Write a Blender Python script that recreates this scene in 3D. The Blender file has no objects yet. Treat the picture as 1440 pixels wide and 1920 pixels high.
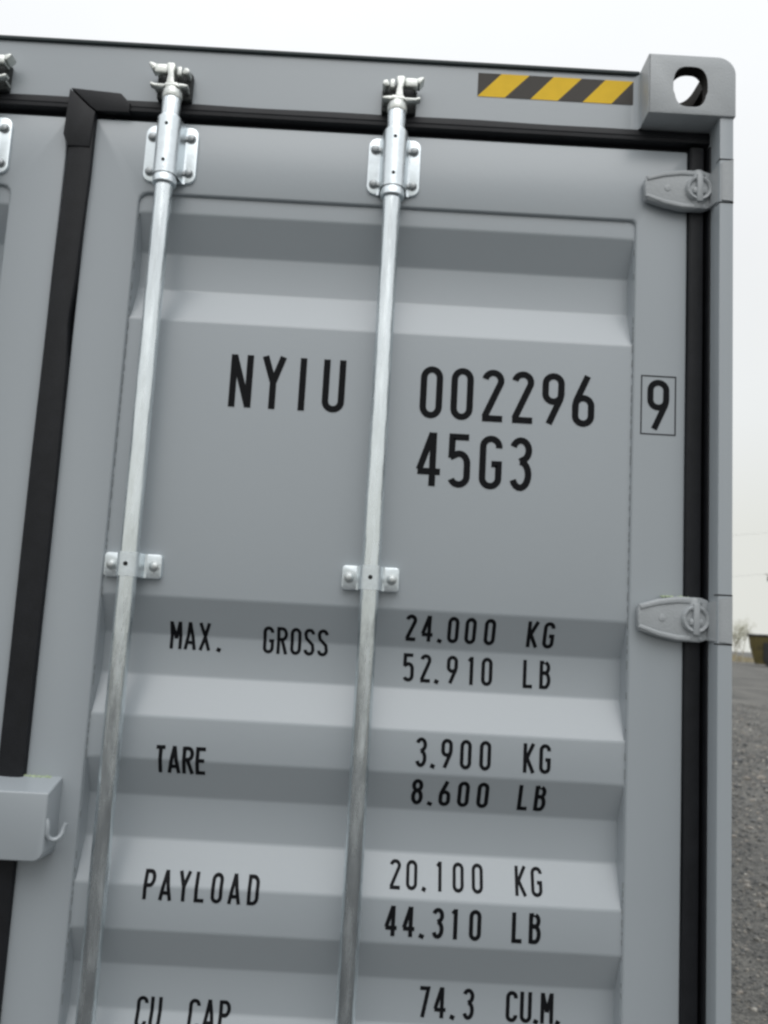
import bpy, bmesh, math, random
import numpy as np
from mathutils import Vector, Matrix
random.seed(7)
rng = np.random.default_rng(11)
S = bpy.context.scene
COL = S.collection
R = math.radians

# ------------------------------------------------------------------ camera
cam_d = bpy.data.cameras.new('camera')
cam = bpy.data.objects.new('camera', cam_d)
COL.objects.link(cam)
S.camera = cam
yaw, pitch, roll = 0.00284, 0.13403, 0.05559
cy, sy, cp, sp = math.cos(yaw), math.sin(yaw), math.cos(pitch), math.sin(pitch)
F = Vector((sy*cp, cy*cp, sp))
R0 = Vector((cy, -sy, 0))
U0 = R0.cross(F)
RR = R0*math.cos(roll) + U0*math.sin(roll)
UU = U0*math.cos(roll) - R0*math.sin(roll)
m3 = Matrix((RR, UU, -F)).transposed()
cam.matrix_world = Matrix.Translation((-0.6109, -1.5686, 1.8057)) @ m3.to_4x4()
cam_d.sensor_fit = 'VERTICAL'
cam_d.sensor_height = 36.0
cam_d.lens = 1657.7/1920*36.0
cam_d.clip_start = 0.05
cam_d.clip_end = 5000
cam_d.dof.use_dof = True
cam_d.dof.focus_distance = 1.62
cam_d.dof.aperture_fstop = 6.0

# ------------------------------------------------------------------ world, sun, exposure
w = bpy.data.worlds.new('World')
S.world = w
w.use_nodes = True
nt = w.node_tree
nt.nodes.clear()
def N(t, typ, **kw):
    n = t.nodes.new(typ)
    for k, v in kw.items():
        setattr(n, k, v)
    return n
out = N(nt, 'ShaderNodeOutputWorld')
bg = N(nt, 'ShaderNodeBackground')
tc = N(nt, 'ShaderNodeTexCoord')
sep = N(nt, 'ShaderNodeSeparateXYZ')
nt.links.new(tc.outputs['Generated'], sep.inputs[0])
ramp = N(nt, 'ShaderNodeValToRGB')
cr = ramp.color_ramp
cr.elements[0].position = 0.0
cr.elements[0].color = (0.735, 0.745, 0.70, 1)
cr.elements[1].position = 1.0
cr.elements[1].color = (1.25, 1.30, 1.36, 1)
e = cr.elements.new(0.13); e.color = (0.755, 0.765, 0.725, 1)
e = cr.elements.new(0.24); e.color = (0.82, 0.84, 0.835, 1)
e = cr.elements.new(0.42); e.color = (0.87, 0.885, 0.895, 1)
e = cr.elements.new(0.62); e.color = (0.985, 1.01, 1.03, 1)
nt.links.new(sep.outputs['Z'], ramp.inputs[0])
# overcast sky brightens towards the zenith
mul = N(nt, 'ShaderNodeMath', operation='MULTIPLY_ADD')
mx = N(nt, 'ShaderNodeMath', operation='MAXIMUM'); mx.inputs[1].default_value = 0
nt.links.new(sep.outputs['Z'], mx.inputs[0])
nt.links.new(mx.outputs[0], mul.inputs[0])
mul.inputs[1].default_value = 0.0
mul.inputs[2].default_value = 1.0
nz = N(nt, 'ShaderNodeTexNoise'); nz.inputs['Scale'].default_value = 2.2; nz.inputs['Detail'].default_value = 4
nt.links.new(tc.outputs['Generated'], nz.inputs['Vector'])
mr = N(nt, 'ShaderNodeMapRange')
mr.inputs['From Min'].default_value = 0.3; mr.inputs['From Max'].default_value = 0.7
mr.inputs['To Min'].default_value = 0.965; mr.inputs['To Max'].default_value = 1.035
nt.links.new(nz.outputs['Fac'], mr.inputs['Value'])
m2 = N(nt, 'ShaderNodeMath', operation='MULTIPLY')
nt.links.new(mul.outputs[0], m2.inputs[0]); nt.links.new(mr.outputs[0], m2.inputs[1])
# a little of the physical sky behind the cloud deck tints it
sky = N(nt, 'ShaderNodeTexSky', sky_type='NISHITA')
sky.sun_disc = False
sky.sun_elevation = R(52); sky.sun_rotation = R(205)
sky.dust_density = 4.0
vm = N(nt, 'ShaderNodeVectorMath', operation='SCALE')
nt.links.new(ramp.outputs[0], vm.inputs[0]); nt.links.new(m2.outputs[0], vm.inputs['Scale'])
vs = N(nt, 'ShaderNodeVectorMath', operation='SCALE')
nt.links.new(sky.outputs[0], vs.inputs[0]); vs.inputs['Scale'].default_value = 0.004
va = N(nt, 'ShaderNodeVectorMath', operation='ADD')
nt.links.new(vm.outputs[0], va.inputs[0]); nt.links.new(vs.outputs[0], va.inputs[1])
nt.links.new(va.outputs[0], bg.inputs['Color'])
bg.inputs['Strength'].default_value = 1.0
nt.links.new(bg.outputs[0], out.inputs[0])

sun_d = bpy.data.lights.new('sun', 'SUN')
sun_d.energy = 0.9
sun_d.angle = R(50)
sun_d.color = (1.0, 0.98, 0.95)
sun = bpy.data.objects.new('sun', sun_d)
COL.objects.link(sun)
# light comes from high above and behind the camera
sd = Vector((0.06, -0.57, 0.82)).normalized()
sun.rotation_euler = sd.to_track_quat('Z', 'Y').to_euler()

S.view_settings.view_transform = 'Standard'
S.view_settings.look = 'None'
S.view_settings.exposure = 0.0
S.view_settings.gamma = 1.0
S.view_settings.use_curve_mapping = False
S.cycles.filter_width = 2.6
S.cycles.max_bounces = 8

# ------------------------------------------------------------------ materials
def mat(name, col, rough=0.5, metal=0.0, spec=0.5, var=0.0, vscale=3.0, bump=0.0, bscale=200.0,
        rvar=0.0, stretch=None, tint=None):
    m = bpy.data.materials.new(name)
    m.use_nodes = True
    t = m.node_tree
    b = t.nodes['Principled BSDF']
    b.inputs['Base Color'].default_value = (*col, 1)
    b.inputs['Roughness'].default_value = rough
    b.inputs['Metallic'].default_value = metal
    b.inputs['Specular IOR Level'].default_value = spec
    co = N(t, 'ShaderNodeTexCoord')
    src = co.outputs['Object']
    if stretch:
        mp = N(t, 'ShaderNodeMapping')
        mp.inputs['Scale'].default_value = stretch
        mp.inputs['Rotation'].default_value = (0, R(14) if name.startswith('zinc rod') else 0, 0)
        t.links.new(src, mp.inputs[0]); src = mp.outputs[0]
    if var or rvar:
        n = N(t, 'ShaderNodeTexNoise')
        n.inputs['Scale'].default_value = vscale; n.inputs['Detail'].default_value = 6
        n.inputs['Roughness'].default_value = 0.6
        t.links.new(src, n.inputs['Vector'])
        if var:
            r = N(t, 'ShaderNodeMapRange')
            r.inputs['From Min'].default_value = 0.3; r.inputs['From Max'].default_value = 0.7
            r.inputs['To Min'].default_value = 1-var; r.inputs['To Max'].default_value = 1+var
            t.links.new(n.outputs['Fac'], r.inputs['Value'])
            v = N(t, 'ShaderNodeVectorMath', operation='SCALE')
            if tint:
                mxn = N(t, 'ShaderNodeMix', data_type='RGBA')
                mxn.inputs['A'].default_value = (*col, 1); mxn.inputs['B'].default_value = (*tint, 1)
                t.links.new(n.outputs['Fac'], mxn.inputs['Factor'])
                t.links.new(mxn.outputs['Result'], v.inputs[0])
            else:
                v.inputs[0].default_value = col
            t.links.new(r.outputs[0], v.inputs['Scale'])
            t.links.new(v.outputs[0], b.inputs['Base Color'])
        if rvar:
            r = N(t, 'ShaderNodeMapRange')
            r.inputs['From Min'].default_value = 0.3; r.inputs['From Max'].default_value = 0.7
            r.inputs['To Min'].default_value = max(.02, rough-rvar); r.inputs['To Max'].default_value = rough+rvar
            t.links.new(n.outputs['Fac'], r.inputs['Value'])
            t.links.new(r.outputs[0], b.inputs['Roughness'])
    if bump:
        n = N(t, 'ShaderNodeTexNoise')
        n.inputs['Scale'].default_value = bscale; n.inputs['Detail'].default_value = 3
        t.links.new(src, n.inputs['Vector'])
        bp = N(t, 'ShaderNodeBump')
        bp.inputs['Strength'].default_value = bump; bp.inputs['Distance'].default_value = 0.002
        t.links.new(n.outputs['Fac'], bp.inputs['Height'])
        t.links.new(bp.outputs[0], b.inputs['Normal'])
    return m

M = {}
M['paint'] = mat('grey container paint', (0.352, 0.386, 0.412), 0.30, spec=0.85, var=0.016, vscale=2.2, bump=0.05, bscale=90)
M['cast'] = mat('grey painted cast steel', (0.362, 0.384, 0.398), 0.42, spec=0.7, var=0.045, vscale=22, bump=0.35, bscale=260, rvar=0.06)
M['cast_in'] = mat('dark inside of casting', (0.040, 0.036, 0.032), 0.8, spec=0.2, var=0.3, vscale=60)
M['rubber'] = mat('black rubber', (0.010, 0.0108, 0.0132), 0.50, spec=0.3, var=0.25, vscale=30, bump=0.2, bscale=300)
M['top_strip'] = mat('dark header strip', (0.012, 0.024, 0.027), 0.45, var=0.2, vscale=40)
M['dark'] = mat('dark inside', (0.02, 0.02, 0.021), 0.8, spec=0.2)
M['zinc'] = mat('zinc plated steel', (0.79, 0.85, 0.88), 0.34, metal=0.88, var=0.07, vscale=60, bump=0.15, bscale=250, rvar=0.08)
M['rod'] = mat('zinc rod', (0.76, 0.81, 0.83), 0.25, metal=1.0, var=0.15, vscale=70, bump=0.6, bscale=110,
               rvar=0.10, stretch=(1, 1, 0.13))
M['shade'] = mat('dark keeper socket', (0.035, 0.038, 0.038), 0.6, spec=0.3, var=0.3, vscale=80)  # near-black colour stands for the shade around the keeper jaws
M['bolt'] = mat('zinc bolt', (0.36, 0.38, 0.39), 0.42, metal=0.8, var=0.10, vscale=150)
M['clampbolt'] = mat('dull zinc bolt', (0.58, 0.61, 0.61), 0.42, metal=0.85, var=0.10, vscale=150)
M['forge'] = mat('forged zinc', (0.74, 0.77, 0.76), 0.38, metal=0.9, var=0.14, vscale=90, bump=0.35, bscale=240,
                 tint=(0.58, 0.59, 0.54))
M['ink'] = mat('black lettering', (0.006, 0.0065, 0.008), 0.6, spec=0.12, var=0.1, vscale=60)
M['ink_thin'] = mat('black lettering line', (0.02, 0.022, 0.026), 0.6, spec=0.2)
M['tape_black'] = mat('warning tape black', (0.062, 0.056, 0.050), 0.5, spec=0.25, var=0.04, vscale=60)
M['tape_yellow'] = mat('warning tape yellow', (0.84, 0.54, 0.03), 0.5, spec=0.2, var=0.04, vscale=40)
M['moss'] = mat('lichen', (0.42, 0.50, 0.33), 0.9, var=0.2, vscale=300)

# ------------------------------------------------------------------ helpers
def finish(name, bm, m, parent=None, smooth=30, loc=(0, 0, 0)):
    me = bpy.data.meshes.new(name)
    bm.to_mesh(me); bm.free()
    mm = m if isinstance(m, (list, tuple)) else [m]
    for k in mm:
        me.materials.append(k)
    if smooth:
        me.polygons.foreach_set('use_smooth', [True]*len(me.polygons))
        me.set_sharp_from_angle(angle=R(smooth))
    o = bpy.data.objects.new(name, me)
    COL.objects.link(o)
    o.location = loc
    if parent:
        o.parent = parent
    return o

def merge(dst, src, mtx=None):
    if mtx is not None:
        bmesh.ops.transform(src, matrix=mtx, verts=src.verts)
    me = bpy.data.meshes.new('tmp')
    src.to_mesh(me); src.free()
    dst.from_mesh(me)
    bpy.data.meshes.remove(me)

def box(bm, x0, x1, y0, y1, z0, z1, bev=0.0, seg=2, mtx=None):
    b = bmesh.new()
    bmesh.ops.create_cube(b, size=1)
    for v in b.verts:
        v.co = Vector(((x0+x1)/2+v.co.x*(x1-x0), (y0+y1)/2+v.co.y*(y1-y0), (z0+z1)/2+v.co.z*(z1-z0)))
    if bev:
        bmesh.ops.bevel(b, geom=b.edges[:], offset=bev, segments=seg, profile=0.5, affect='EDGES')
    merge(bm, b, mtx)

def prism(bm, pts, y0, y1, bev=0.0, seg=2, mtx=None):
    """outline in x,z (front at y0, towards the viewer) with a rounded front rim"""
    b = bmesh.new()
    fr = [b.verts.new((p[0], y0, p[1])) for p in pts]
    bk = [b.verts.new((p[0], y1, p[1])) for p in pts]
    n = len(pts)
    ff = b.faces.new(fr)
    b.faces.new(bk[::-1])
    for i in range(n):
        b.faces.new((fr[(i+1) % n], fr[i], bk[i], bk[(i+1) % n]))
    bmesh.ops.recalc_face_normals(b, faces=b.faces[:])
    if bev:
        bmesh.ops.bevel(b, geom=list(ff.edges), offset=bev, segments=seg, profile=0.5, affect='EDGES')
    merge(bm, b, mtx)

def rrect(x0, x1, z0, z1, r, n=6, rs=None):
    rs = rs or (r, r, r, r)  # bl, br, tr, tl
    out = []
    for (cx, cz, a0, q) in ((x0+rs[0], z0+rs[0], 180, rs[0]), (x1-rs[1], z0+rs[1], 270, rs[1]),
                            (x1-rs[2], z1-rs[2], 0, rs[2]), (x0+rs[3], z1-rs[3], 90, rs[3])):
        if q < 1e-6:
            out.append((cx, cz)); continue
        for i in range(n+1):
            a = R(a0+90*i/n)
            out.append((cx+q*math.cos(a), cz+q*math.sin(a)))
    return out

def lathe(bm, prof, axis_o=(0, 0, 0), axis='Z', n=28, cap=True):
    """prof: list of (radius, height)"""
    b = bmesh.new()
    rings = []
    for r, h in prof:
        rings.append([b.verts.new((r*math.cos(2*math.pi*i/n), r*math.sin(2*math.pi*i/n), h)) for i in range(n)])
    for a, c in zip(rings, rings[1:]):
        for i in range(n):
            b.faces.new((a[i], a[(i+1) % n], c[(i+1) % n], c[i]))
    if cap:
        b.faces.new(rings[0][::-1]); b.faces.new(rings[-1])
    bmesh.ops.recalc_face_normals(b, faces=b.faces[:])
    m = Matrix.Identity(4)
    if axis == 'Y-':   # height runs towards the viewer
        m = Matrix.Rotation(R(90), 4, 'X')
    elif axis == 'X':
        m = Matrix.Rotation(R(90), 4, 'Y')
    merge(bm, b, Matrix.Translation(axis_o) @ m)

def tube(bm, pts, r, n=10, cap=True):
    b = bmesh.new()
    rings = []
    P = [Vector(p) for p in pts]
    prev = None
    for i, p in enumerate(P):
        d = (P[min(i+1, len(P)-1)]-P[max(i-1, 0)]).normalized()
        if prev is None:
            a = Vector((0, 0, 1)) if abs(d.z) < .9 else Vector((1, 0, 0))
            u = d.cross(a).normalized()
        else:
            u = (prev-d*prev.dot(d)).normalized()
        prev = u
        v = d.cross(u)
        rr = r[i] if isinstance(r, (list, tuple)) else r
        rings.append([b.verts.new(p+u*rr*math.cos(2*math.pi*k/n)+v*rr*math.sin(2*math.pi*k/n)) for k in range(n)])
    for a, c in zip(rings, rings[1:]):
        for k in range(n):
            b.faces.new((a[k], a[(k+1) % n], c[(k+1) % n], c[k]))
    if cap:
        b.faces.new(rings[0][::-1]); b.faces.new(rings[-1])
    bmesh.ops.recalc_face_normals(b, faces=b.faces[:])
    merge(bm, b)

def extrude_profile_z(bm, prof, z0, z1, nz=1, wob=None):
    """profile list of (x,y), open, swept along z; wob(z)->(dx_left, dx_right)"""
    xs = [p[0] for p in prof]
    xa, xb = min(xs), max(xs)
    rows = []
    for i in range(nz+1):
        z = z0+(z1-z0)*i/nz
        dl, dr = wob(z) if wob else (0, 0)
        rows.append([bm.verts.new((p[0]+dl+(dr-dl)*(p[0]-xa)/(xb-xa), p[1], z)) for p in prof])
    for a, c in zip(rows, rows[1:]):
        for k in range(len(prof)-1):
            bm.faces.new((a[k], a[k+1], c[k+1], c[k]))

def extrude_profile_x(bm, prof, x0, x1, nx=1):
    rows = []
    for i in range(nx+1):
        x = x0+(x1-x0)*i/nx
        rows.append([bm.verts.new((x, p[0], p[1])) for p in prof])
    for a, c in zip(rows, rows[1:]):
        for k in range(len(prof)-1):
            bm.faces.new((a[k], c[k], c[k+1], a[k+1]))

def copy_tree(o, parent=None, loc=None):
    c = o.copy()
    COL.objects.link(c)
    c.parent = parent
    if loc is not None:
        c.location = loc
    for ch in [x for x in bpy.data.objects if x.parent == o]:
        copy_tree(ch, c)
    return c

def tag(o, label=None, cat=None, group=None, kind=None):
    if label: o['label'] = label
    if cat: o['category'] = cat
    if group: o['group'] = group
    if kind: o['kind'] = kind
    return o

# ------------------------------------------------------------------ ground
def ground_mat():
    m = bpy.data.materials.new('wet gravel')
    m.use_nodes = True
    t = m.node_tree; b = t.nodes['Principled BSDF']
    co = N(t, 'ShaderNodeTexCoord')
    n1 = N(t, 'ShaderNodeTexNoise'); n1.inputs['Scale'].default_value = 0.8; n1.inputs['Detail'].default_value = 8
    n2 = N(t, 'ShaderNodeTexVoronoi'); n2.inputs['Scale'].default_value = 55
    n3 = N(t, 'ShaderNodeTexNoise'); n3.inputs['Scale'].default_value = 7; n3.inputs['Detail'].default_value = 10
    n3.inputs['Roughness'].default_value = 0.75
    mp = N(t, 'ShaderNodeMapping'); mp.inputs['Scale'].default_value = (1, 0.35, 1); mp.inputs['Rotation'].default_value = (0, 0, R(35))
    t.links.new(co.outputs['Object'], mp.inputs[0])
    t.links.new(mp.outputs[0], n1.inputs['Vector'])
    for n in (n2, n3):
        t.links.new(co.outputs['Object'], n.inputs['Vector'])
    r = N(t, 'ShaderNodeValToRGB')
    r.color_ramp.elements[0].position = 0.38; r.color_ramp.elements[0].color = (0.034, 0.034, 0.032, 1)
    r.color_ramp.elements[1].position = 0.63; r.color_ramp.elements[1].color = (0.185, 0.178, 0.158, 1)
    a = N(t, 'ShaderNodeMix', data_type='FLOAT'); a.inputs['Factor'].default_value = 0.38
    t.links.new(n1.outputs['Fac'], a.inputs[2]); t.links.new(n3.outputs['Fac'], a.inputs[3])
    a2 = N(t, 'ShaderNodeMix', data_type='FLOAT'); a2.inputs['Factor'].default_value = 0.18
    sp_ = N(t, 'ShaderNodeSeparateColor')
    t.links.new(n2.outputs['Color'], sp_.inputs[0])
    t.links.new(a.outputs[0], a2.inputs[2]); t.links.new(sp_.outputs[0], a2.inputs[3])
    t.links.new(a2.outputs[0], r.inputs[0])
    t.links.new(r.outputs[0], b.inputs['Base Color'])
    b.inputs['Roughness'].default_value = 0.75
    bp = N(t, 'ShaderNodeBump'); bp.inputs['Strength'].default_value = 0.7; bp.inputs['Distance'].default_value = 0.02
    t.links.new(n2.outputs['Distance'], bp.inputs['Height'])
    t.links.new(bp.outputs[0], b.inputs['Normal'])
    return m
bm = bmesh.new()
rad = [0, 8, 20, 50, 120, 300, 900, 3500]
prev = None
for r_ in rad[1:]:
    ring = [bm.verts.new((r_*math.cos(2*math.pi*i/48), r_*math.sin(2*math.pi*i/48), 0)) for i in range(48)]
    if prev is None:
        bm.faces.new(ring)
    else:
        for i in range(48):
            bm.faces.new((prev[i], ring[i], ring[(i+1) % 48], prev[(i+1) % 48]))
    prev = ring
tag(finish('ground', bm, ground_mat(), smooth=0), kind='structure')

# unseen dark apron, added to cut ground bounce onto door slopes and rods
bm = bmesh.new()
box(bm, -16, 9, -18, 1.3, -0.05, 0.004)
tag(finish('added_dark_apron', bm, mat('added_dark_apron', (0.052, 0.053, 0.054), 0.8, var=0.25, vscale=1.5, bump=0.5, bscale=60), smooth=0), kind='structure')

# loose stones lying on the yard, real geometry near the container
def stones():
    n = 26000
    az = R(23) + rng.normal(0, 1, n)*R(9)
    d = np.exp(rng.uniform(math.log(2.6), math.log(34), n))
    x = -0.61+np.sin(az)*d; y = -1.57+np.cos(az)*d
    keep = ~((x < 0.05) & (y > -0.1))
    x, y, d = x[keep], y[keep], d[keep]; n = len(x)
    s = rng.lognormal(0, 0.40, n)*0.0065*np.clip(d/5, 0.9, 3.0)
    tmp = bmesh.new(); bmesh.ops.create_icosphere(tmp, subdivisions=1, radius=1)
    tv = np.array([v.co[:] for v in tmp.verts]); tf = np.array([[v.index for v in f.verts] for f in tmp.faces]); tmp.free()
    k = len(tv)
    P = tv[None]*(1+rng.uniform(-.28, .28, (n, k, 1)))
    P = P*rng.uniform(.6, 1.35, (n, 1, 3))*np.array([1, 1, .7])
    a = rng.uniform(0, 6.28, n); ca, sa = np.cos(a)[:, None], np.sin(a)[:, None]
    X = P[..., 0]*ca-P[..., 1]*sa; Y = P[..., 0]*sa+P[..., 1]*ca
    V = np.stack([X, Y, P[..., 2]], -1)*s[:, None, None]+np.stack([x, y, s*0.25], -1)[:, None]
    Fc = (tf[None]+(np.arange(n)*k)[:, None, None]).reshape(-1, 3)
    me = bpy.data.meshes.new('gravel')
    me.from_pydata(V.reshape(-1, 3), [], Fc.tolist())
    at = me.attributes.new('tone', 'FLOAT', 'POINT')
    at.data.foreach_set('value', np.repeat(rng.uniform(0, 1, n), k))
    m = bpy.data.materials.new('loose stone'); m.use_nodes = True
    t = m.node_tree; b = t.nodes['Principled BSDF']; b.inputs['Roughness'].default_value = 0.6
    an = N(t, 'ShaderNodeAttribute', attribute_name='tone')
    r = N(t, 'ShaderNodeValToRGB')
    els = r.color_ramp.elements
    els[0].color = (0.055, 0.058, 0.060, 1); els[1].color = (0.55, 0.53, 0.47, 1)
    for p_, c_ in ((.35, (0.11, 0.11, 0.105)), (.7, (0.17, 0.165, 0.15)), (.9, (0.24, 0.215, 0.185)), (.975, (0.30, 0.28, 0.25))):
        e_ = els.new(p_); e_.color = (*c_, 1)
    t.links.new(an.outputs['Fac'], r.inputs[0]); t.links.new(r.outputs[0], b.inputs['Base Color'])
    me.materials.append(m)
    o = bpy.data.objects.new('gravel', me); COL.objects.link(o)
    tag(o, 'loose grey gravel stones scattered over the yard beside the container', 'gravel', kind='stuff')
stones()

# ------------------------------------------------------------------ container root
cont = bpy.data.objects.new('shipping_container', None)
COL.objects.link(cont)
tag(cont, 'new grey high cube shipping container with closed cargo doors and black lettering, standing on gravel',
    'shipping container')
WID, HGT, LEN = 2.438, 2.896, 12.19
XC = -WID/2     # centre seam

# ---- corner casting (boolean of solid, cavity and apertures)
def solid(bm, name):
    bmesh.ops.recalc_face_normals(bm, faces=bm.faces[:])
    me = bpy.data.meshes.new(name); bm.to_mesh(me); bm.free()
    o = bpy.data.objects.new(name, me); COL.objects.link(o); return o
def casting_mesh():
    # local frame: x 0..-.162 (0 outside), y 0..0.178 (0 = door end), z -0.118..0 (0 = top)
    b = bmesh.new()
    prism(b, rrect(-0.162, 0, -0.118, 0, 0, n=10, rs=(0.0015, 0.003, 0.034, 0.0015)), 0, 0.178)
    bmesh.ops.bevel(b, geom=[e for e in b.edges if abs(e.verts[0].co.y) < 1e-5 and abs(e.verts[1].co.y) < 1e-5],
                    offset=0.0025, segments=2, profile=0.5, affect='EDGES')
    main = solid(b, 'a')
    cut = []
    b = bmesh.new(); box(b, -0.150, -0.014, 0.028, 0.164, -0.105, -0.028); cut.append(solid(b, 'c'))
    # end aperture: slot 64 wide, 80 high
    cx, cz = -0.0845, -0.063
    pts = []
    for i in range(40):
        a = 2*math.pi*i/40
        c_, s_ = math.cos(a), math.sin(a)
        hw = 0.0320 if s_ > -0.2 else 0.0300
        pts.append((cx+hw*math.copysign(abs(c_)**0.62, c_), cz+0.040*math.copysign(abs(s_)**0.80, s_)))
    b = bmesh.new(); prism(b, pts, -0.02, 0.06); cut.append(solid(b, 'e'))
    # top aperture
    pts = []
    for i in range(40):
        a = 2*math.pi*i/40
        c_, s_ = math.cos(a), math.sin(a)
        pts.append((-0.0745+0.033*math.copysign(abs(c_)**0.65, c_), 0.089+0.062*math.copysign(abs(s_)**0.55, s_)))
    b = bmesh.new()
    lo = [b.verts.new((p[0], p[1], -0.05)) for p in pts]; hi = [b.verts.new((p[0], p[1], 0.02)) for p in pts]
    b.faces.new(lo[::-1]); b.faces.new(hi)
    for i in range(40):
        b.faces.new((lo[i], lo[(i+1) % 40], hi[(i+1) % 40], hi[i]))
    cut.append(solid(b, 't'))
    # side aperture
    pts = []
    for i in range(32):
        a = 2*math.pi*i/32
        pts.append((0.089+0.038*math.cos(a), -0.061+0.026*math.sin(a)))
    b = bmesh.new()
    lo = [b.verts.new((-0.04, p[0], p[1])) for p in pts]; hi = [b.verts.new((0.02, p[0], p[1])) for p in pts]
    b.faces.new(lo[::-1]); b.faces.new(hi)
    for i in range(32):
        b.faces.new((lo[i], lo[(i+1) % 32], hi[(i+1) % 32], hi[i]))
    cut.append(solid(b, 's'))
    for c in cut:
        md = main.modifiers.new('b', 'BOOLEAN'); md.operation = 'DIFFERENCE'; md.solver = 'EXACT'; md.object = c
    dg = bpy.context.evaluated_depsgraph_get()
    me = bpy.data.meshes.new_from_object(main.evaluated_get(dg))
    for o in cut+[main]:
        bpy.data.objects.remove(o)
    me.name = 'corner_casting'
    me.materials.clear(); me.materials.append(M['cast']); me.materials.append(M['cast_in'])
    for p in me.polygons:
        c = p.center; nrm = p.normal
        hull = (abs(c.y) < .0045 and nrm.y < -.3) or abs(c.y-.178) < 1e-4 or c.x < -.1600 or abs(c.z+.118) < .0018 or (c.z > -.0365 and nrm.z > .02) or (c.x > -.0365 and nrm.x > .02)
        if not hull: p.material_index = 1  # cavity and aperture faces take the darker colour
    me.polygons.foreach_set('use_smooth', [True]*len(me.polygons))
    me.set_sharp_from_angle(angle=R(32))
    return me
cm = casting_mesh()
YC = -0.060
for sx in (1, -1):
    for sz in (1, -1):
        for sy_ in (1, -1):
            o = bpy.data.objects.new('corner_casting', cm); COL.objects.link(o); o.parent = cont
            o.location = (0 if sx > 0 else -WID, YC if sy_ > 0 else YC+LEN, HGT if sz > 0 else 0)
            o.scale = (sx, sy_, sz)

# ---- header above the doors
bm = bmesh.new()
prism(bm, rrect(-WID+0.162, -0.162, 2.7745, 2.8885, 0.0), 0.0, 0.06)
header = finish('door_header', bm, M['paint'], cont)
# weld fillets between header and castings
for s in (0, 1):
    bm = bmesh.new()
    x = -0.162 if s == 0 else -WID+0.162
    sg = -1 if s == 0 else 1
    prof = []
    for i in range(9):
        a = R(90*i/8)
        prof.append((x+sg*0.016*(1-math.sin(a)), -0.016*(1-math.cos(a))))
    v0 = [bm.verts.new((p[0], p[1], 2.7755)) for p in prof]; v1 = [bm.verts.new((p[0], p[1], 2.887)) for p in prof]
    for i in range(8):
        bm.faces.new((v0[i], v0[i+1], v1[i+1], v1[i]))
    finish('weld_fillet', bm, M['paint'], header, smooth=60)
bm = bmesh.new()
box(bm, -WID+0.163, -0.163, -0.006, 0.03, 2.8888, 2.8962, 0.002)
finish('dark_strip', bm, M['top_strip'], header)  # dark bar along the top edge of the header
# hazard decal
bm = bmesh.new()
x0, x1, z0, z1 = -0.4722, -0.1738, 2.8285, 2.8770
top = [0, .15, .33, .486, .667, .82, 1.0]
bot = [0, .0, .18, .34, .515, .675, .86]
Wd = x1-x0
yd = -0.0008
def q(a, b_, c, d, mi):
    vs_ = [bm.verts.new((x0+Wd*p, yd, z)) for p, z in ((a, z0), (b_, z0), (c, z1), (d, z1))]
    # drop doubles
    f = bm.faces.new(vs_); f.material_index = mi
def tri(a, b_, c, mi):
    f = bm.faces.new([bm.verts.new((x0+Wd*p[0], yd, p[1])) for p in (a, b_, c)]); f.material_index = mi
tri((0, z0), (.15, z1), (0, z1), 0)
q(0, .175, .33, .15, 1); q(.175, .34, .486, .33, 0); q(.34, .515, .667, .486, 1); q(.515, .675, .82, .667, 0)
q(.675, .86, 1.0, .82, 1); tri((.86, z0), (1, z0), (1, z1), 0)
o = finish('warning_decal', bm, [M['tape_black'], M['tape_yellow']], header, smooth=0)
o['label'] = 'black and yellow diagonal striped hazard decal'

# ---- corner posts
def post(sx):
    bm = bmesh.new()
    f = (lambda x: x) if sx > 0 else (lambda x: -WID-x)
    prof = [(-0.010, 0.10), (-0.0285, 0.10), (-0.0285, -0.052), (-0.0275, -0.0550), (-0.025, -0.0555),
            (-0.006, -0.0555), (-0.0030, -0.0543), (-0.0018, -0.050), (-0.0018, 0.10)]
    extrude_profile_z(bm, [(f(p[0]), p[1]) for p in prof], 0.1182, 2.7778)
    bmesh.ops.recalc_face_normals(bm, faces=bm.faces[:])
    o = finish('corner_post', bm, M['paint'], cont, smooth=35)
    return o
post_r = post(1)
post_l = post(-1)

# ---- door geometry
DX0, DX1, DZ0, DZ1 = -1.195, -0.0675, 0.165, 2.739
PX0, PX1, PZ0, PZ1 = -1.0975, -0.1640, 0.20, 2.5955
STEP, DEP = 0.007, 0.034
tops = [2.562] + [1.846-0.2805*i for i in range(6)]
brk = [(PZ1, 0)]
for i, t_ in enumerate(tops):
    b_ = [(t_, 0), (t_-0.067, 1), (t_-0.139, 1), (t_-0.2085, 0)]
    brk += b_
brk.append((PZ0, 0))
zb = np.array([b_[0] for b_ in brk])[::-1]; db = np.array([b_[1] for b_ in brk])[::-1]
def surf(x, z):
    d = float(np.interp(z, zb, db))
    k = min(1.0, max(0.0, min((x-PX0-0.001)/0.0015, (PX1-0.001-x)/0.0015)))
    return STEP+DEP*min(d, k)

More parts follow.
